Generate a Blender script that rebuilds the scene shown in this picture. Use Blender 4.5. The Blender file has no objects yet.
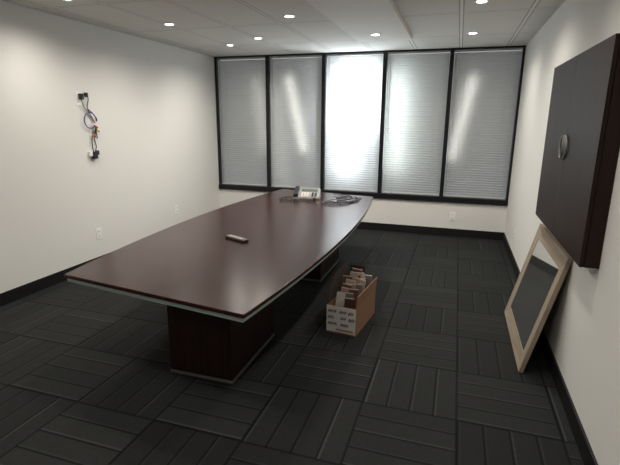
import bpy, bmesh, math, random
from mathutils import Vector, Matrix
random.seed(4)
W=4.69; H=2.7; YB=-8.6
scene=bpy.context.scene
scene.view_settings.view_transform='Standard'
scene.view_settings.exposure=0.0
COL=scene.collection

# ---------------------------------------------------------------- materials
class NT:
    def __init__(s,name):
        s.m=bpy.data.materials.new(name); s.m.use_nodes=True
        s.t=s.m.node_tree; s.n=s.t.nodes; s.l=s.t.links
        s.b=s.n['Principled BSDF']; s.out=s.n['Material Output']
    def new(s,typ,**k):
        x=s.n.new(typ)
        for a,b in k.items(): setattr(x,a,b)
        return x
    def set(s,inp,v):
        if isinstance(v,bpy.types.NodeSocket): s.l.new(v,inp)
        else: inp.default_value=v
    def math(s,op,a,b=0.0,c=0.0,clamp=False):
        x=s.n.new('ShaderNodeMath'); x.operation=op; x.use_clamp=clamp
        s.set(x.inputs[0],a); s.set(x.inputs[1],b); s.set(x.inputs[2],c)
        return x.outputs[0]
    def mixf(s,f,a,b):
        x=s.n.new('ShaderNodeMix'); x.data_type='FLOAT'
        s.set(x.inputs[0],f); s.set(x.inputs[2],a); s.set(x.inputs[3],b); return x.outputs[0]
    def mixc(s,f,a,b):
        x=s.n.new('ShaderNodeMix'); x.data_type='RGBA'
        s.set(x.inputs[0],f); s.set(x.inputs[6],a); s.set(x.inputs[7],b); return x.outputs[2]
    def noise(s,scale,detail=2,vec=None,rough=.5):
        x=s.n.new('ShaderNodeTexNoise'); x.inputs['Scale'].default_value=scale
        x.inputs['Detail'].default_value=detail; x.inputs['Roughness'].default_value=rough
        if vec is not None: s.l.new(vec,x.inputs['Vector'])
        return x.outputs['Fac']
    def obj(s): return s.new('ShaderNodeTexCoord').outputs['Object']
    def bump(s,h,strength=.2,dist=.01):
        x=s.new('ShaderNodeBump'); x.inputs['Strength'].default_value=strength; x.inputs['Distance'].default_value=dist
        s.l.new(h,x.inputs['Height']); s.l.new(x.outputs[0],s.b.inputs['Normal'])
def c4(c): return (c[0],c[1],c[2],1)
def plain(name,c,rough=.5,metal=0,var=.06,scale=20,spec=.5):
    t=NT(name); n=t.noise(scale,3,t.obj())
    col=t.mixc(n,c4([x*(1-var) for x in c]),c4([min(1,x*(1+var)) for x in c]))
    t.l.new(col,t.b.inputs['Base Color'])
    t.b.inputs['Roughness'].default_value=rough; t.b.inputs['Metallic'].default_value=metal
    t.b.inputs['Specular IOR Level'].default_value=spec
    return t.m
def wallmat(name,c):
    t=NT(name); o=t.obj(); n=t.noise(1.2,3,o); f=t.noise(180,2,o)
    t.l.new(t.mixc(n,c4([x*.97 for x in c]),c4(c)),t.b.inputs['Base Color'])
    t.b.inputs['Roughness'].default_value=.75; t.b.inputs['Specular IOR Level'].default_value=.25
    t.bump(f,.08,.002); return t.m
def wood(name,c1,c2,axis,rough=.3,stretch=30,spec=.5,p0=.38,p1=.62):
    t=NT(name); mp=t.new('ShaderNodeMapping'); t.l.new(t.obj(),mp.inputs['Vector'])
    sc=[stretch]*3; sc[axis]=1.3; mp.inputs['Scale'].default_value=sc
    n=t.noise(1.0,5,mp.outputs[0],.6); n2=t.noise(3.1,4,mp.outputs[0],.7)
    g=t.math('ADD',t.math('MULTIPLY',n,.6),t.math('MULTIPLY',n2,.4))
    r=t.new('ShaderNodeValToRGB'); r.color_ramp.elements[0].position=p0; r.color_ramp.elements[1].position=p1
    r.color_ramp.elements[0].color=c4(c1); r.color_ramp.elements[1].color=c4(c2); t.l.new(g,r.inputs[0])
    t.l.new(r.outputs[0],t.b.inputs['Base Color']); t.b.inputs['Roughness'].default_value=rough
    t.b.inputs['Specular IOR Level'].default_value=spec
    return t.m
def carpet():
    t=NT('carpet_tile_mat'); o=t.obj(); s=t.new('ShaderNodeSeparateXYZ'); t.l.new(o,s.inputs[0])
    T=.56
    X=t.math('DIVIDE',t.math('ADD',s.outputs[0],20*T-.13),T); Y=t.math('DIVIDE',t.math('ADD',s.outputs[1],20*T+.10),T)
    ix=t.math('FLOOR',X); iy=t.math('FLOOR',Y); u=t.math('FRACT',X); v=t.math('FRACT',Y)
    par=t.math('MODULO',t.math('ADD',ix,iy),2.0); par=t.math('GREATER_THAN',par,.5)
    a=t.mixf(par,u,v)
    k=t.math('MULTIPLY',a,4.0); ki=t.math('FLOOR',k); kf=t.math('FRACT',k)
    line=t.math('LESS_THAN',t.math('ABSOLUTE',t.math('SUBTRACT',kf,.13)),.042)
    dark=t.math('LESS_THAN',kf,.085)
    seam=t.math('LESS_THAN',t.math('MINIMUM',t.math('MINIMUM',u,t.math('SUBTRACT',1.0,u)),t.math('MINIMUM',v,t.math('SUBTRACT',1.0,v))),.012)
    cv=t.new('ShaderNodeCombineXYZ'); t.l.new(ix,cv.inputs[0]); t.l.new(iy,cv.inputs[1]); t.l.new(ki,cv.inputs[2])
    wn=t.new('ShaderNodeTexWhiteNoise'); wn.noise_dimensions='3D'; t.l.new(cv.outputs[0],wn.inputs['Vector'])
    cv2=t.new('ShaderNodeCombineXYZ'); t.l.new(ix,cv2.inputs[0]); t.l.new(iy,cv2.inputs[1])
    wn2=t.new('ShaderNodeTexWhiteNoise'); wn2.noise_dimensions='3D'; t.l.new(cv2.outputs[0],wn2.inputs['Vector'])
    rnd=wn.outputs['Value']; rt=wn2.outputs['Value']
    base=t.mixf(rt,.0150,.0205)
    base=t.math('MULTIPLY',base,t.mixf(rnd,.90,1.10))
    base=t.mixf(par,base,t.math('MULTIPLY',base,1.10))
    lv=t.math('MULTIPLY',t.math('MULTIPLY',line,t.math('ADD',.15,t.math('MULTIPLY',rnd,rnd))),.026)
    val=t.math('ADD',base,lv)
    val=t.math('MULTIPLY',val,t.mixf(dark,1.0,.30))
    val=t.math('MULTIPLY',val,t.mixf(seam,1.0,.3))
    n=t.noise(260,2,o); n3=t.noise(40,3,o)
    val=t.math('MULTIPLY',val,t.math('ADD',.55,t.math('MULTIPLY',t.math('ADD',n,n3),.45)))
    cc=t.new('ShaderNodeCombineColor'); t.l.new(t.math('MULTIPLY',val,.94),cc.inputs[0]); t.l.new(val,cc.inputs[1]); t.l.new(t.math('MULTIPLY',val,1.01),cc.inputs[2])
    t.l.new(cc.outputs[0],t.b.inputs['Base Color'])
    t.b.inputs['Roughness'].default_value=.9; t.b.inputs['Specular IOR Level'].default_value=.2
    t.bump(n,.4,.004); return t.m
def ceilmat():
    t=NT('ceiling_tile_mat'); o=t.obj(); s=t.new('ShaderNodeSeparateXYZ'); t.l.new(o,s.inputs[0])
    def ln(sock,size,off):
        f=t.math('FRACT',t.math('DIVIDE',t.math('ADD',sock,10*size-off),size))
        d=t.math('MULTIPLY',t.math('MINIMUM',f,t.math('SUBTRACT',1.0,f)),size)
        return t.math('LESS_THAN',d,.012), t.math('LESS_THAN',d,.025)
    a,a2=ln(s.outputs[0],.61,.20); b,b2=ln(s.outputs[1],1.22,.25)
    g=t.math('MAXIMUM',a,b); g2=t.math('MAXIMUM',a2,b2)
    n=t.noise(90,3,o,.7); pit=t.math('GREATER_THAN',n,.62)
    c=t.mixc(pit,(.67,.66,.625,1),(.57,.56,.53,1))
    c=t.mixc(g2,c,(.38,.37,.35,1)); c=t.mixc(g,c,(.76,.75,.72,1))
    t.l.new(c,t.b.inputs['Base Color']); t.b.inputs['Roughness'].default_value=.9
    t.b.inputs['Specular IOR Level'].default_value=.2
    t.bump(n,.3,.004); return t.m
def emit(name,c,st):
    t=NT(name); t.b.inputs['Emission Color'].default_value=c4(c); t.b.inputs['Emission Strength'].default_value=st
    t.b.inputs['Base Color'].default_value=c4(c); return t.m
def blindmat():
    t=NT('blind_slat_mat'); d=t.new('ShaderNodeBsdfDiffuse'); tr=t.new('ShaderNodeBsdfTranslucent')
    n=t.noise(3,2,t.obj())
    col=t.mixc(n,(.58,.575,.56,1),(.64,.635,.62,1)); t.l.new(col,d.inputs[0]); tr.inputs[0].default_value=(.83,.84,.83,1)
    m=t.new('ShaderNodeMixShader'); m.inputs[0].default_value=.36
    t.l.new(d.outputs[0],m.inputs[1]); t.l.new(tr.outputs[0],m.inputs[2]); t.l.new(m.outputs[0],t.out.inputs[0]); return t.m
def glassmat():
    t=NT('window_glass_mat'); tr=t.new('ShaderNodeBsdfTransparent'); g=t.new('ShaderNodeBsdfGlossy')
    tr.inputs[0].default_value=(.88,.90,.91,1); g.inputs['Roughness'].default_value=.02
    m=t.new('ShaderNodeMixShader'); m.inputs[0].default_value=.06
    t.l.new(tr.outputs[0],m.inputs[1]); t.l.new(g.outputs[0],m.inputs[2]); t.l.new(m.outputs[0],t.out.inputs[0]); return t.m

M_wall=wallmat('wall_paint_mat',(.80,.79,.757))
M_carpet=carpet(); M_ceil=ceilmat()
M_black=plain('black_vinyl_mat',(.010,.010,.011),.5,spec=.3)
M_frame=plain('dark_aluminium_mat',(.010,.010,.012),.4,spec=.3)
M_top=wood('espresso_veneer_mat',(.015,.0045,.0036),(.048,.0140,.0105),1,.24,26,.38)
M_ped=wood('espresso_panel_mat',(.013,.0052,.0042),(.028,.0110,.0085),2,.5,26,.25)
M_cab=wood('espresso_cabinet_mat',(.019,.0095,.0072),(.031,.0155,.0118),2,.5,26,.18)
M_band=plain('silver_edge_mat',(.40,.50,.47),.35,.2)
M_steel=plain('dull_steel_mat',(.27,.265,.255),.45,.6)
M_kick=plain('kick_metal_mat',(.17,.175,.17),.45,.3)
M_slat=blindmat(); M_glass=glassmat()
M_rail=plain('blind_rail_mat',(.50,.50,.50),.5)
M_white=plain('white_plastic_mat',(.92,.915,.90),.35)
M_slot=plain('dark_slot_mat',(.03,.03,.03),.6)
M_trimw=plain('white_enamel_mat',(.78,.77,.74),.5)
M_lamp=emit('downlight_lens_mat',(1,.95,.86),22)
M_card=plain('cardboard_mat',(.25,.135,.07),.85,var=.1)
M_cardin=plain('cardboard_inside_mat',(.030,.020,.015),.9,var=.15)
M_label=plain('label_paper_mat',(.68,.645,.615),.7)
M_ink=plain('black_ink_mat',(.015,.015,.02),.6)
M_red=plain('red_ink_mat',(.22,.08,.065),.6)
M_blackpl=plain('black_plastic_mat',(.012,.012,.013),.35)
M_blue=plain('blue_cable_mat',(.015,.035,.17),.4)
M_redpl=plain('red_plastic_mat',(.5,.04,.03),.4)
M_yel=plain('yellow_plastic_mat',(.65,.48,.05),.4)
M_phone=plain('silver_grey_plastic_mat',(.26,.255,.245),.4)
M_key=plain('pale_key_mat',(.60,.57,.52),.5)
M_lcd=plain('grey_screen_mat',(.10,.12,.10),.15)
M_remote=plain('taupe_remote_mat',(.035,.024,.021),.45)
M_oldwood=wood('weathered_oak_mat',(.21,.165,.12),(.42,.345,.26),1,.75,14,.3,.3,.7)
M_oldwoodv=wood('weathered_oak_upright_mat',(.21,.165,.12),(.42,.345,.26),2,.75,14,.3,.3,.7)
M_mirror=plain('mirror_mat',(.76,.78,.79),.03,.95,var=.01)
M_panel=plain('ceiling_panel_mat',(.76,.75,.715),.8,var=.02,scale=60)

# ---------------------------------------------------------------- geometry helpers
def new_obj(name,bm,mat,parent=None,smooth=False,bevel=0,loc=None,seg=2):
    me=bpy.data.meshes.new(name); bmesh.ops.recalc_face_normals(bm,faces=bm.faces[:]); bm.to_mesh(me); bm.free()
    if smooth:
        for p in me.polygons: p.use_smooth=True
    mats=mat if isinstance(mat,(list,tuple)) else [mat]
    for m in mats: me.materials.append(m)
    o=bpy.data.objects.new(name,me); COL.objects.link(o)
    if parent: o.parent=parent
    if loc: o.location=loc
    if bevel:
        b=o.modifiers.new('bevel','BEVEL'); b.width=bevel; b.segments=seg; b.limit_method='ANGLE'; b.angle_limit=.6
    return o
def add_box(bm,lo,hi,M=None,mi=0):
    vs=[bm.verts.new((x,y,z)) for x in (lo[0],hi[0]) for y in (lo[1],hi[1]) for z in (lo[2],hi[2])]
    if M is not None:
        for v in vs: v.co=M@v.co
    for f in ((0,1,3,2),(4,6,7,5),(0,4,5,1),(2,3,7,6),(0,2,6,4),(1,5,7,3)):
        fc=bm.faces.new([vs[i] for i in f]); fc.material_index=mi
def boxes(name,lst,mat,parent=None,bevel=0,**k):
    bm=bmesh.new()
    for b in lst: add_box(bm,b[0],b[1],b[2] if len(b)>2 else None)
    return new_obj(name,bm,mat,parent,bevel=bevel,**k)
def prism(bm,pts,z0,z1,mi=0):
    a=[bm.verts.new((p[0],p[1],z0)) for p in pts]; b=[bm.verts.new((p[0],p[1],z1)) for p in pts]
    bm.faces.new(a[::-1]).material_index=mi; bm.faces.new(b).material_index=mi
    n=len(pts)
    for i in range(n): bm.faces.new((a[i],a[(i+1)%n],b[(i+1)%n],b[i])).material_index=mi
def cyl(bm,r,z0,z1,c=(0,0),n=24,M=None,r2=None):
    r2=r if r2 is None else r2
    a=[Vector((c[0]+r*math.cos(6.28318*i/n),c[1]+r*math.sin(6.28318*i/n),z0)) for i in range(n)]
    b=[Vector((c[0]+r2*math.cos(6.28318*i/n),c[1]+r2*math.sin(6.28318*i/n),z1)) for i in range(n)]
    if M is not None: a=[M@v for v in a]; b=[M@v for v in b]
    a=[bm.verts.new(v) for v in a]; b=[bm.verts.new(v) for v in b]
    bm.faces.new(a[::-1]); bm.faces.new(b)
    for i in range(n): bm.faces.new((a[i],a[(i+1)%n],b[(i+1)%n],b[i]))
def catmull(P,n=8,zmin=None):
    P=[Vector(p) for p in P]; out=[]
    Q=[P[0]*2-P[1]]+P+[P[-1]*2-P[-2]]
    for i in range(1,len(Q)-2):
        a,b,c,d=Q[i-1:i+3]
        for j in range(n):
            t=j/n; out.append(.5*((2*b)+(-a+c)*t+(2*a-5*b+4*c-d)*t*t+(-a+3*b-3*c+d)*t**3))
    out.append(P[-1])
    if zmin is not None:
        for v in out: v.z=max(v.z,zmin)
    return out
def tube(bm,P,r,n=8,mi=0):
    rings=[]; up=Vector((.13,.27,.95)).normalized()
    for i,p in enumerate(P):
        t=(P[min(i+1,len(P)-1)]-P[max(i-1,0)]).normalized()
        s=t.cross(up)
        if s.length<1e-3: s=t.cross(Vector((1,0,0)))
        s.normalize(); w=s.cross(t).normalized(); up=w
        rings.append([bm.verts.new(p+r*(math.cos(6.28318*k/n)*s+math.sin(6.28318*k/n)*w)) for k in range(n)])
    for a,b in zip(rings,rings[1:]):
        for k in range(n): bm.faces.new((a[k],a[(k+1)%n],b[(k+1)%n],b[k])).material_index=mi
    bm.faces.new(rings[0][::-1]); bm.faces.new(rings[-1])
def empty(name,loc,label,cat,group=None,rot=(0,0,0)):
    e=bpy.data.objects.new(name,None); e.empty_display_size=.1; COL.objects.link(e)
    e.location=loc; e.rotation_euler=rot; e['label']=label; e['category']=cat
    if group: e['group']=group
    return e
def struct(o,label=None):
    o['kind']='structure'
    if label: o['label']=label
    return o

# ---------------------------------------------------------------- room shell
struct(boxes('floor',[((-.2,YB-.2,-.1),(W+.2,.25,0))],M_carpet),'charcoal striped carpet tiles laid in alternating directions')
struct(boxes('ceiling',[((-.2,YB-.2,H),(W+.2,.25,H+.1))],M_ceil),'white suspended acoustic tile ceiling')
struct(boxes('wall_left',[((-.12,YB,0),(0,.2,H))],M_wall),'off-white painted wall')
struct(boxes('wall_right',[((W,YB,0),(W+.12,.2,H))],M_wall),'off-white painted wall')
struct(boxes('wall_rear',[((-.12,YB-.12,0),(W+.12,YB,H))],M_wall),'off-white painted wall')
SB=.52; ZT=2.68
struct(boxes('wall_back',[((0,0,0),(W,.2,SB))],M_wall),'off-white painted wall under the windows')
bh=.12; bt=.014
def base(name,lo,hi): struct(boxes(name,[(lo,hi)],M_black,bevel=.003),'black vinyl baseboard')
base('baseboard_back',(0,-bt,0),(W,0,bh)); base('baseboard_left',(0,YB,0),(bt,-bt,bh)); base('baseboard_right',(W-bt,YB,0),(W,-bt,bh))
struct(boxes('trim_1',[((0,-.03,SB),(W,.12,SB+.08))],M_frame,bevel=.004),'black window sill rail')
struct(boxes('trim_2',[((0,-.01,ZT),(W,.12,H))],M_frame),'black window head rail')
k=3
pw=W/5
mx=[0.015,pw,2*pw,3*pw,4*pw,W-.015]
for i,x in enumerate(mx):
    hw=.015 if i in (0,5) else .029
    struct(boxes('trim_%d'%k,[((x-hw,-.010,SB+.08),(x+hw,.12,ZT))],M_frame,bevel=.003),'black vertical window mullion'); k+=1
for i in range(5):
    struct(boxes('window_%d'%(i+1),[((mx[i]+.01,.09,SB+.06),(mx[i+1]-.01,.096,ZT+.01))],M_glass),'tall office window pane')
PX0,PX1,PY0,PY1,PD=2.64,3.30,-4.6,-1.08,.045
struct(boxes('trim_%d'%k,[((PX0,PY0,H-PD),(PX1,PY1,H))],M_panel,bevel=.004),'shallow stepped white ceiling panel')

# ---------------------------------------------------------------- blinds
labels=['closed white mini blind in a shaded window bay','closed white mini blind with a slanting bright streak','closed white mini blind glowing with bright daylight','closed white mini blind lit along one edge','closed white mini blind beside the side wall']
for i in range(5):
    a=mx[i]+(.018 if i==0 else .032); b=mx[i+1]-(.018 if i==4 else .032); w=b-a; cx=(a+b)/2
    e=empty('window_blind',(cx,.035,SB+.08),labels[i],'window blind','mini blinds across the window wall')
    z1=ZT-(SB+.08)
    boxes('headrail',[((-w/2,-.014,z1-.028),(w/2,.014,z1-.002))],M_rail,e,bevel=.002)
    boxes('bottom_rail',[((-w/2+.002,-.012,.006),(w/2-.002,.012,.022))],M_rail,e,bevel=.002)
    bm=bmesh.new(); pitch=.036; z=.042; tilt=math.radians(57); hwid=.0208
    while z<z1-.04:
        R=Matrix.Translation((0,0,z))@Matrix.Rotation(-tilt,4,'X')
        pr=[(-hwid,0),(-hwid*.55,.0036),(0,.0050),(hwid*.55,.0036),(hwid,0)]
        v0=[bm.verts.new(R@Vector((-w/2+.002,y,h))) for y,h in pr]; v1=[bm.verts.new(R@Vector((w/2-.002,y,h))) for y,h in pr]
        for j in range(4): bm.faces.new((v0[j],v0[j+1],v1[j+1],v1[j]))
        z+=pitch
    new_obj('slats',bm,M_slat,e,smooth=True)
    for fx in (-.32,.32):
        bm=bmesh.new(); tube(bm,[Vector((fx*w,-.020,z1-.03)),Vector((fx*w,-.020,z1/2)),Vector((fx*w,-.020,.02))],.0015,5)
        new_obj('ladder_cord',bm,M_rail,e)
    bm=bmesh.new(); tube(bm,[Vector((-w/2+.05,-.025,z1-.03)),Vector((-w/2+.052,-.027,z1-.6)),Vector((-w/2+.055,-.026,z1-1.15))],.0035,6)
    new_obj('tilt_wand',bm,M_rail,e,smooth=True)

# ---------------------------------------------------------------- ceiling fixtures
lab='small round white recessed downlight, lit, in the tiled ceiling'
pos=[(.85,-2.48),(.63,-3.65),(2.24,-2.5),(2.94,-1.57),(3.99,-1.11),(.83,-1.04),(1.43,-1.44),(4.02,-2.6),(2.3,-4.3),(4.0,-4.4),(.7,-5.4),(2.3,-5.9),(3.9,-6.2),(2.3,-7.6)]
proto=None
for i,(x,y) in enumerate(pos):
    zz0=H-(PD if (PX0<x<PX1 and PY0<y<PY1) else 0)
    e=empty('recessed_downlight',(x,y,zz0),lab,'ceiling light','recessed ceiling downlights')
    if proto is None:
        bm=bmesh.new(); n=32
        rs=[(.062,0),(.062,-.004),(.056,-.007),(.044,-.006),(.042,.0)]
        rg=[[bm.verts.new((r*math.cos(6.28318*j/n),r*math.sin(6.28318*j/n),zz)) for j in range(n)] for r,zz in rs]
        for p,q in zip(rg,rg[1:]):
            for j in range(n): bm.faces.new((p[j],p[(j+1)%n],q[(j+1)%n],q[j]))
        t=new_obj('trim_ring',bm,M_trimw,e,smooth=True)
        bm=bmesh.new(); cyl(bm,.041,-.004,-.001,n=28)
        l=new_obj('lens',bm,M_lamp,e); proto=(t,l)
    else:
        for q in proto:
            c=q.copy(); c.parent=e; COL.objects.link(c)
    ld=bpy.data.lights.new('downlight_beam','SPOT'); ld.energy=(72 if i<8 else 50)*(.78 if x<.9 or x>3.9 else 1.1); ld.color=(1,.94,.85); ld.spot_size=math.radians(160); ld.spot_blend=1; ld.shadow_soft_size=.04
    lo=bpy.data.objects.new('downlight_beam',ld); lo.location=(0,0,-.02); lo.parent=e; COL.objects.link(lo)

# ---------------------------------------------------------------- conference table
TX,TY=2.27,-3.1
def outline(ins=0.0):
    FL=(1.61,-4.93);FR=(2.96,-5.12);BR=(2.93,-1.22);BL=(1.58,-1.00)
    pts=[]
    n=28
    for i in range(n+1):
        t=i/n; s=4*t*(1-t)
        pts.append((FR[0]+(BR[0]-FR[0])*t+.125*s-TX, FR[1]+(BR[1]-FR[1])*t-TY))
    for i in range(n+1):
        t=i/n; s=4*t*(1-t)
        pts.append((BL[0]+(FL[0]-BL[0])*t-.15*s-TX, BL[1]+(FL[1]-BL[1])*t-TY))
    if ins:
        return [(x*(1-ins/.72),y*(1-ins/1.95)) for x,y in pts]
    return pts
tb=empty('conference_table',(TX,TY,0),'long boat-shaped dark espresso veneer conference table on pedestals','table')
bm=bmesh.new(); prism(bm,outline(),.716,.74); new_obj('table_top',bm,M_top,tb,bevel=.003)
bm=bmesh.new(); prism(bm,outline(.012),.690,.716); o=new_obj('edge_band',bm,M_band,tb); o['label']='pale silver-green edge strip under the top'
bm=bmesh.new(); prism(bm,outline(.06),.668,.690); new_obj('subtop',bm,M_ped,tb)
def pedestal(x0,x1,y0,y1):
    p=boxes('pedestal',[((x0-TX,y0-TY,.022),(x1-TX,y1-TY,.668))],M_ped,tb,bevel=.004)
    kk=boxes('kick_plate',[((x0-TX-.003,y0-TY-.003,0),(x1-TX+.003,y1-TY+.003,.021))],M_kick,p,bevel=.002); kk['label']='brushed metal kick plate'
pedestal(2.16,2.63,-4.66,-3.92)
pedestal(2.16,2.63,-2.60,-1.80)

# ---------------------------------------------------------------- desk phone
ph=empty('desk_phone',(2.15,-1.62,.74),'silver-grey corded desk phone on the conference table','telephone',rot=(0,0,math.radians(12)))
def wedge(bm,x0,x1,y0,y1,h0,h1,z=0,b=.0):
    vs=[bm.verts.new(v) for v in ((x0,y0,z),(x1,y0,z),(x1,y1,z),(x0,y1,z),(x0+b,y0+b,z+h0),(x1-b,y0+b,z+h0),(x1-b,y1-b,z+h1),(x0+b,y1-b,z+h1))]
    for f in ((0,3,2,1),(4,5,6,7),(0,1,5,4),(1,2,6,5),(2,3,7,6),(3,0,4,7)): bm.faces.new([vs[i] for i in f])
bm=bmesh.new(); wedge(bm,-.17,.17,-.11,.13,.028,.105,0,.006); new_obj('phone_body',bm,M_phone,ph,bevel=.006)
sl=math.atan2(.077,.228); R=Matrix.Translation((0,-.104,.0285))@Matrix.Rotation(sl,4,'X')
boxes('handset',[((-.160,-.002,.020),(-.104,.225,.040),R),((-.162,-.004,.0),(-.102,.055,.024),R),((-.162,.170,.0),(-.102,.227,.024),R)],M_blackpl,ph,bevel=.006)
boxes('display_screen',[((-.075,.15,-.001),(.13,.21,.004),R)],M_lcd,ph,bevel=.001)
for r in range(4):
    for c in range(3): boxes('key',[((-.07+c*.034,.012+r*.027,0),(-.046+c*.034,.030+r*.027,.006),R)],M_key,ph,bevel=.001)
for r in range(5): 
    for c in range(2): boxes('function_key',[((.062+c*.038,.012+r*.024,0),(.090+c*.038,.024+r*.024,.005),R)],M_ink,ph,bevel=.001)
bm=bmesh.new()
pts=[]
path=catmull([(-.16,-.125,.02),(-.26,-.11,.014),(-.31,-.22,.014),(-.16,-.27,.014),(-.02,-.20,.014),(.06,-.28,.014),(.12,-.20,.014),(.10,-.125,.014)],14)
for i,p in enumerate(path):
    an=i*1.25; pts.append(p+Vector((.010*math.cos(an),.007*math.cos(an),.004+.009*math.sin(an))))
tube(bm,catmull(pts,3,.0055),.005,6); new_obj('coiled_cord',bm,M_blackpl,ph,smooth=True)
cb=empty('phone_cable',(2.61,-1.58,.741),'tangled black line cord looping beside the desk phone','cable')
bm=bmesh.new()
tube(bm,catmull([(-.19,.26,.02),(-.12,.33,.008),(.02,.30,.008),(.10,.12,.008),(.14,-.10,.008),(.04,-.28,.008),(-.10,-.26,.008),(-.17,-.36,.008),(-.04,-.46,.010),(.10,-.36,.008),(.17,-.08,.008),(.15,.16,.008),(.04,.14,.012),(-.06,-.02,.014),(.0,-.18,.014),(.12,-.02,.016),(.20,.18,.008)],8,.0075),.0065,7)
new_obj('black_cord',bm,M_blackpl,cb,smooth=True)
bm=bmesh.new()
tube(bm,catmull([(-.10,.06,.008),(0,.18,.014),(.1,.04,.040),(.03,-.16,.045),(-.1,-.12,.012),(-.15,-.24,.008),(-.05,-.38,.014),(.08,-.28,.03),(.17,-.2,.008),(.22,-.05,.008)],8,.0065),.0055,7)
new_obj('thin_cord',bm,M_blackpl,cb,smooth=True)

# ---------------------------------------------------------------- remote
rm=empty('remote_control',(2.255,-3.80,.74),'slim dark taupe remote control lying on the conference table','remote control',rot=(0,0,math.radians(-24)))
boxes('remote_body',[((-.118,-.030,0),(.118,.030,.024))],M_remote,rm,bevel=.007)
for i in range(6):
    for j in range(2): boxes('button',[((-.092+i*.030,-.019+j*.022,.0238),(-.076+i*.030,-.005+j*.022,.0268))],M_key,rm,bevel=.001)
boxes('infrared_window',[((.1165,-.016,.006),(.1195,.016,.017))],M_blackpl,rm)

# ---------------------------------------------------------------- cardboard box with contents
BX,BY=3.168,-3.46; brot=math.radians(-7)
bxw,bxl,bxh,th=.128,.265,.238,.006
bx=empty('cardboard_box',(BX,BY,0),'open brown cardboard box with a printed white front panel','box',rot=(0,0,brot))
boxes('box_body',[((-bxw,-bxl,0),(bxw,bxl,th)),((-bxw,-bxl,th),(-bxw+th,bxl,bxh)),((bxw-th,-bxl,th),(bxw,bxl,bxh)),((-bxw+th,-bxl,th),(bxw-th,-bxl+th,bxh)),((-bxw+th,bxl-th,th),(bxw-th,bxl,bxh))],M_card,bx)
R=Matrix.Translation((bxw-.003,0,bxh))@Matrix.Rotation(math.radians(6),4,'Y')
boxes('side_flap',[((-.003,-bxl,0),(.003,bxl,.11),R)],M_card,bx)
R=Matrix.Translation((-bxw+.003,0,bxh))@Matrix.Rotation(math.radians(-4),4,'Y')
bm=bmesh.new()
f_=[(-bxl+.02,0),(bxl,0),(bxl,.22),(-bxl+.20,.20),(-bxl+.05,.10)]
a_=[bm.verts.new(R@Vector((-.003,y,z))) for y,z in f_]; b_=[bm.verts.new(R@Vector((.003,y,z))) for y,z in f_]
bm.faces.new(a_); bm.faces.new(b_[::-1])
for i in range(5): bm.faces.new((a_[i],b_[i],b_[(i+1)%5],a_[(i+1)%5]))
o=new_obj('side_flap',bm,M_cardin,bx); o['label']='dark upright box flap'
R=Matrix.Translation((0,bxl-.003,bxh))@Matrix.Rotation(math.radians(-4),4,'X')
boxes('rear_flap',[((-bxw+.01,-.003,0),(.02,.003,.19),R)],M_cardin,bx)
o=boxes('front_panel',[((-bxw+.002,-bxl-.0025,.012),(bxw-.002,-bxl-.0003,bxh-.002))],M_label,bx); o['label']='white printed paper panel'
def marks(name,mat,rows):
    for (z,h,xs,xe) in rows:
        bm=bmesh.new(); x=xs; P=[]; up=0
        while x<xe:
            P.append(Vector((x,-bxl-.0035,z+(h if up else 0)))); up=1-up; x+=random.uniform(.006,.010)
        if len(P)>2: tube(bm,P,.0048,5)
        new_obj(name,bm,mat,bx)
marks('black_print',M_ink,[(.182,.022,-.112,-.04),(.182,.022,-.01,.045),(.182,.022,.065,.115),(.128,.022,-.112,-.06),(.128,.022,.0,.05),(.128,.022,.07,.115),(.074,.020,-.112,-.03),(.074,.020,.0,.07)])
marks('red_print',M_red,[(.030,.014,-.04,.11)])
mats=[('dark_folder',(.014,.012,.012)),('white_folder',(.60,.56,.52)),('brown_folder',(.13,.065,.042)),('cream_folder',(.46,.37,.28)),('red_folder',(.075,.032,.024)),('grey_folder',(.16,.15,.145)),('pink_folder',(.36,.25,.205))]
MM={n:plain(n+'_mat',c,.6,var=.25,scale=35) for n,c in mats}
def doc(name,y,h,tiltd,x0,x1,mat,t=.008,lab='',cat='folder',yaw=0,roll=0):
    e=empty(name,(0,0,0),lab,cat,'papers and folders in the cardboard box')
    Mx=Matrix.Translation((BX,BY,0))@Matrix.Rotation(brot,4,'Z')@Matrix.Translation(((x0+x1)/2,y,th+.006+abs(math.sin(math.radians(roll)))*(x1-x0)/2))@Matrix.Rotation(math.radians(yaw),4,'Z')@Matrix.Rotation(math.radians(tiltd),4,'X')@Matrix.Rotation(math.radians(roll),4,'Y')
    e.matrix_world=Mx; hw=(x1-x0)/2
    boxes('cover',[((-hw,-t/2,0),(hw,-t/2+.0015,h)),((-hw,t/2-.0015,0),(hw,t/2,h-.006))],mat,e)
    boxes('pages',[((-hw+.003,-t/2+.0016,.001),(hw-.004,t/2-.0016,h+.006))],MM['white_folder'],e)
B_='brown folder of papers standing in the cardboard box'
doc('document_folder',.21,.35,-2,-.0,.105,MM['grey_folder'],.010,'grey folder of papers standing in the cardboard box')
doc('document_folder',.18,.40,-3,-.10,.0,MM['brown_folder'],.008,B_,roll=3)
doc('document_folder',.155,.375,-4,-.02,.08,MM['cream_folder'],.007,'cream folder leaning in the cardboard box',roll=-5)
doc('document_folder',.13,.37,-4,-.105,-.01,MM['brown_folder'],.007,B_,roll=4)
doc('document_folder',.105,.34,-5,.0,.100,MM['dark_folder'],.007,'black folder standing in the cardboard box',roll=-4)
doc('document_folder',.08,.395,-6,-.106,-.03,MM['cream_folder'],.007,'cream folder leaning in the cardboard box',roll=6)
doc('document_folder',.055,.35,-6,-.05,.06,MM['pink_folder'],.007,'pink paper folder standing in the cardboard box',roll=5)
doc('document_folder',.03,.37,-6,-.10,-.01,MM['brown_folder'],.007,B_,roll=-3)
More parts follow.
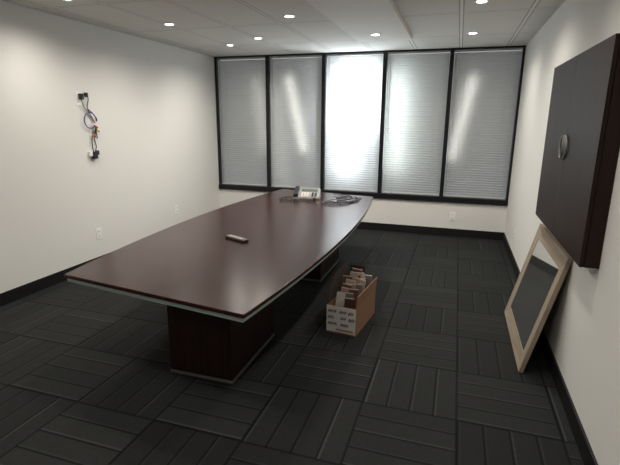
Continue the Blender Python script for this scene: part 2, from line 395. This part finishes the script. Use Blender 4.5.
doc('magazine',.005,.32,-7,.01,.100,MM['grey_folder'],.007,'grey magazine leaning in the cardboard box','magazine',roll=-5)
doc('document_folder',-.02,.355,-7,-.100,-.01,MM['cream_folder'],.007,'cream folder leaning in the cardboard box',roll=5)
doc('document_folder',-.05,.33,-8,-.02,.06,MM['pink_folder'],.007,'pink paper folder standing in the cardboard box',roll=-5)
doc('document_folder',-.08,.335,-8,-.104,-.02,MM['brown_folder'],.007,B_,roll=4)
doc('document_folder',-.105,.31,-8,.01,.100,MM['brown_folder'],.007,B_,roll=-4)
doc('magazine',-.13,.32,-9,-.10,-.03,MM['pink_folder'],.007,'pink magazine leaning in the cardboard box','magazine',roll=5)
doc('document_folder',-.155,.29,-9,-.01,.07,MM['grey_folder'],.007,'grey folder of papers standing in the cardboard box',roll=-4)
doc('document_folder',-.18,.295,-9,-.104,-.03,MM['white_folder'],.007,'white folder standing upright in the cardboard box',roll=3)
doc('document_folder',-.205,.27,-6,.01,.095,MM['red_folder'],.007,'dark reddish folder leaning in the cardboard box',roll=-3)

# ---------------------------------------------------------------- wall cabinet
CY0,CY1,CZ0,CZ1=-4.42,-2.92,.955,2.115; D=.095
cb=empty('wall_cabinet',(W,(CY0+CY1)/2,CZ0),'shallow dark espresso two-door cabinet mounted on the wall','cabinet')
hw=(CY1-CY0)/2; hh=CZ1-CZ0
boxes('cabinet_body',[((-D+.022,-hw,0),(0,hw,hh))],M_cab,cb,bevel=.002)
for s in (-1,1):
    y0,y1=(-hw,-.0015) if s<0 else (.0015,hw)
    d=boxes('door',[((-D,y0,0),(-D+.02,y1,hh))],M_cab,cb,bevel=.0015)
    bm=bmesh.new(); zc=hh*.51; r=.072; P=[]
    for i in range(21):
        a=math.radians(-90+180*i/20); P.append(Vector((-D-.010,s*(.028+.070*math.cos(a)),zc+r*math.sin(a))))
    P=[Vector((-D-.004,P[0].y,P[0].z))]+P+[Vector((-D-.004,P[-1].y,P[-1].z))]
    tube(bm,P,.007,8)
    tube(bm,[Vector((-D-.008,s*.028,zc-r)),Vector((-D-.008,s*.028,zc)),Vector((-D-.008,s*.028,zc+r))],.006,8)
    h=new_obj('handle',bm,M_steel,d,smooth=True); h['label']='dull steel D-shaped handle'

# ---------------------------------------------------------------- leaning mirror
L=.875; ang=math.radians(13.2)
mr=empty('leaning_mirror',(4.688-L*math.sin(ang)-.030*math.cos(ang),-3.36,.030*math.sin(ang)+.0005),'rectangular mirror in weathered wood frame leaning on the wall','mirror',rot=(0,ang,0))
hw=.54; b=.110
for n_,q in enumerate(([(-hw,0),(hw,0),(hw-b,b),(-hw+b,b)],[(hw,0),(hw,L),(hw-b,L-b),(hw-b,b)],[(hw,L),(-hw,L),(-hw+b,L-b),(hw-b,L-b)],[(-hw,L),(-hw,0),(-hw+b,b),(-hw+b,L-b)])):
    bm=bmesh.new()
    f=[bm.verts.new((0,y,z)) for y,z in q]; g=[bm.verts.new((.030,y,z)) for y,z in q]
    for j in (2,3): f[j].co.x=.006
    bm.faces.new(f); bm.faces.new(g[::-1])
    for i in range(4): bm.faces.new((f[i],g[i],g[(i+1)%4],f[(i+1)%4]))
    new_obj('frame_rail' if n_%2==0 else 'frame_stile',bm,M_oldwood if n_%2==0 else M_oldwoodv,mr,bevel=.002)
boxes('mirror_glass',[((.009,-hw+b-.004,b-.004),(.013,hw-b+.004,L-b+.004))],M_mirror,mr)
boxes('backing_board',[((.014,-hw+b-.006,b-.006),(.024,hw-b+.006,L-b+.006))],M_cardin,mr)

# ---------------------------------------------------------------- outlets
def outlet(loc,rotz):
    e=empty('wall_outlet',loc,'white duplex power outlet on the painted wall','power outlet','wall outlets',rot=(0,0,rotz))
    boxes('cover_plate',[((-.042,-.007,-.066),(.042,0,.066))],M_white,e,bevel=.002)
    for z in (.026,-.026):
        s=boxes('socket',[((-.018,-.010,z-.016),(.018,-.006,z+.016))],M_white,e,bevel=.003)
        boxes('slot',[((-.010,-.0108,z-.006),(-.006,-.0098,z+.009))],M_slot,s)
        boxes('slot',[((.006,-.0108,z-.006),(.010,-.0098,z+.009))],M_slot,s)
outlet((3.94,0,.31),0)
outlet((0,-1.34,.39),math.pi/2)
outlet((0,-2.90,.39),math.pi/2)
outlet((W,-1.06,.32),-math.pi/2)

# ---------------------------------------------------------------- cable bundle on left wall
cw=empty('cable_bundle',(0,-2.9,1.6),'black and blue cables with connectors hanging from a wall plate','cables')
o=boxes('wall_plate',[((0,-.125,.235),(.006,-.035,.375))],M_white,cw,bevel=.002)
boxes('black_plug',[((.006,-.09,.30),(.045,-.05,.36))],M_blackpl,cw,bevel=.004)
boxes('black_plug',[((.0,-.0,.33),(.03,.03,.375))],M_blackpl,cw,bevel=.004)
def tb1(nm,mt,pts,r):
    bm=bmesh.new(); tube(bm,catmull(pts,8),r,7); new_obj(nm,bm,mt,cw,smooth=True)
tb1('black_cord',M_blackpl,[(.03,.015,.36),(.03,.02,.30),(.02,.005,.22),(.02,.04,.14),(.02,.09,.06),(.03,.08,-.04),(.02,.06,-.12),(.02,.08,-.2),(.03,.05,-.26)],.005)
tb1('black_cord',M_blackpl,[(.03,-.075,.31),(.03,-.06,.24),(.02,-.02,.2),(.02,.05,.13),(.03,.1,0),(.02,.04,-.08),(.02,.02,-.2),(.03,.03,-.27)],.0045)
lp=[(.035-.01*a/13,.02+.085*math.cos(a*.52-.6),.08+.085*math.sin(a*.52-.6)) for a in range(0,13)]
bm=bmesh.new(); tube(bm,catmull([(.03,.0,.20),(.03,.06,.16),(.035,.11,.10)]+lp[1:]+[(.02,.10,-.04),(.02,.11,-.12)],4),.0060,7); new_obj('blue_cord',bm,M_blue,cw,smooth=True)
for nm,mt,y,z in (('red_connector',M_redpl,.115,.0),('yellow_connector',M_yel,.14,-.04),('white_connector',M_white,.10,.03),('red_connector',M_redpl,.07,-.10)):
    bm=bmesh.new(); cyl(bm,.011,0,.045,n=12,M=Matrix.Translation((.03,y,z))@Matrix.Rotation(math.radians(70),4,'X'))
    new_obj(nm,bm,mt,cw,smooth=False)
boxes('power_adapter',[((.004,.01,-.34),(.05,.065,-.26))],M_blackpl,cw,bevel=.005)
boxes('power_adapter',[((.01,.065,-.30),(.04,.10,-.25))],M_blackpl,cw,bevel=.005)
boxes('white_tag',[((.004,-.03,-.31),(.03,.008,-.26))],M_white,cw,bevel=.002)

# ---------------------------------------------------------------- outside light
wd=bpy.data.worlds.new('world'); scene.world=wd; wd.use_nodes=True
bg=wd.node_tree.nodes['Background']; bg.inputs[0].default_value=(.95,.97,1.0,1); bg.inputs[1].default_value=.55
def area(name,loc,sx,sy,en,roty=0,col=(.92,.96,1),spread=180):
    l=bpy.data.lights.new(name,'AREA'); l.shape='RECTANGLE'; l.size=sx; l.size_y=sy; l.energy=en; l.color=col; l.spread=math.radians(spread)
    o=bpy.data.objects.new(name,l); o.location=loc
    o.rotation_euler=(Matrix.Rotation(math.radians(roty),3,'Y')@Matrix.Rotation(math.radians(-90),3,'X')).to_euler()
    COL.objects.link(o); return o
area('daylight_patch',(2.38,.34,2.08),.62,.9,46,spread=160)
area('daylight_patch',(2.26,.34,1.40),.38,1.1,17,spread=160)
area('daylight_patch',(3.02,.34,1.70),.20,1.5,10,spread=160,col=(.93,1,.95))
area('streak_lamp',(1.42,.20,1.8),.05,1.2,1.6,roty=-13,col=(1,.93,.84),spread=105)  # narrow area lamps added behind the panes to draw streaks on the blinds
area('streak_lamp',(1.12,.30,1.5),.12,1.6,1.2,roty=-4,col=(1,.95,.88),spread=130)
area('streak_lamp',(3.96,.20,1.75),.05,1.2,1.5,roty=10,col=(1,.93,.84),spread=105)
area('streak_lamp',(.80,.24,1.8),.06,1.2,.7,roty=-7,col=(1,.93,.86),spread=120)

# ---------------------------------------------------------------- camera
cx,cy,cz,yaw,pit,rol,fp=3.9239,-7.0492,1.7041,.3084,.2435,.0089,452.165
f=Vector((-math.sin(yaw)*math.cos(pit),math.cos(yaw)*math.cos(pit),-math.sin(pit)))
r=Vector((math.cos(yaw),math.sin(yaw),0)); u=r.cross(f)
r2=math.cos(rol)*r+math.sin(rol)*u; u2=-math.sin(rol)*r+math.cos(rol)*u
cd=bpy.data.cameras.new('camera'); cam=bpy.data.objects.new('camera',cd); COL.objects.link(cam)
cd.sensor_fit='HORIZONTAL'; cd.sensor_width=36; cd.lens=fp/620*36; cd.clip_start=.05
m=Matrix((r2,u2,-f)).transposed().to_4x4(); m.translation=(cx,cy,cz); cam.matrix_world=m
scene.camera=cam
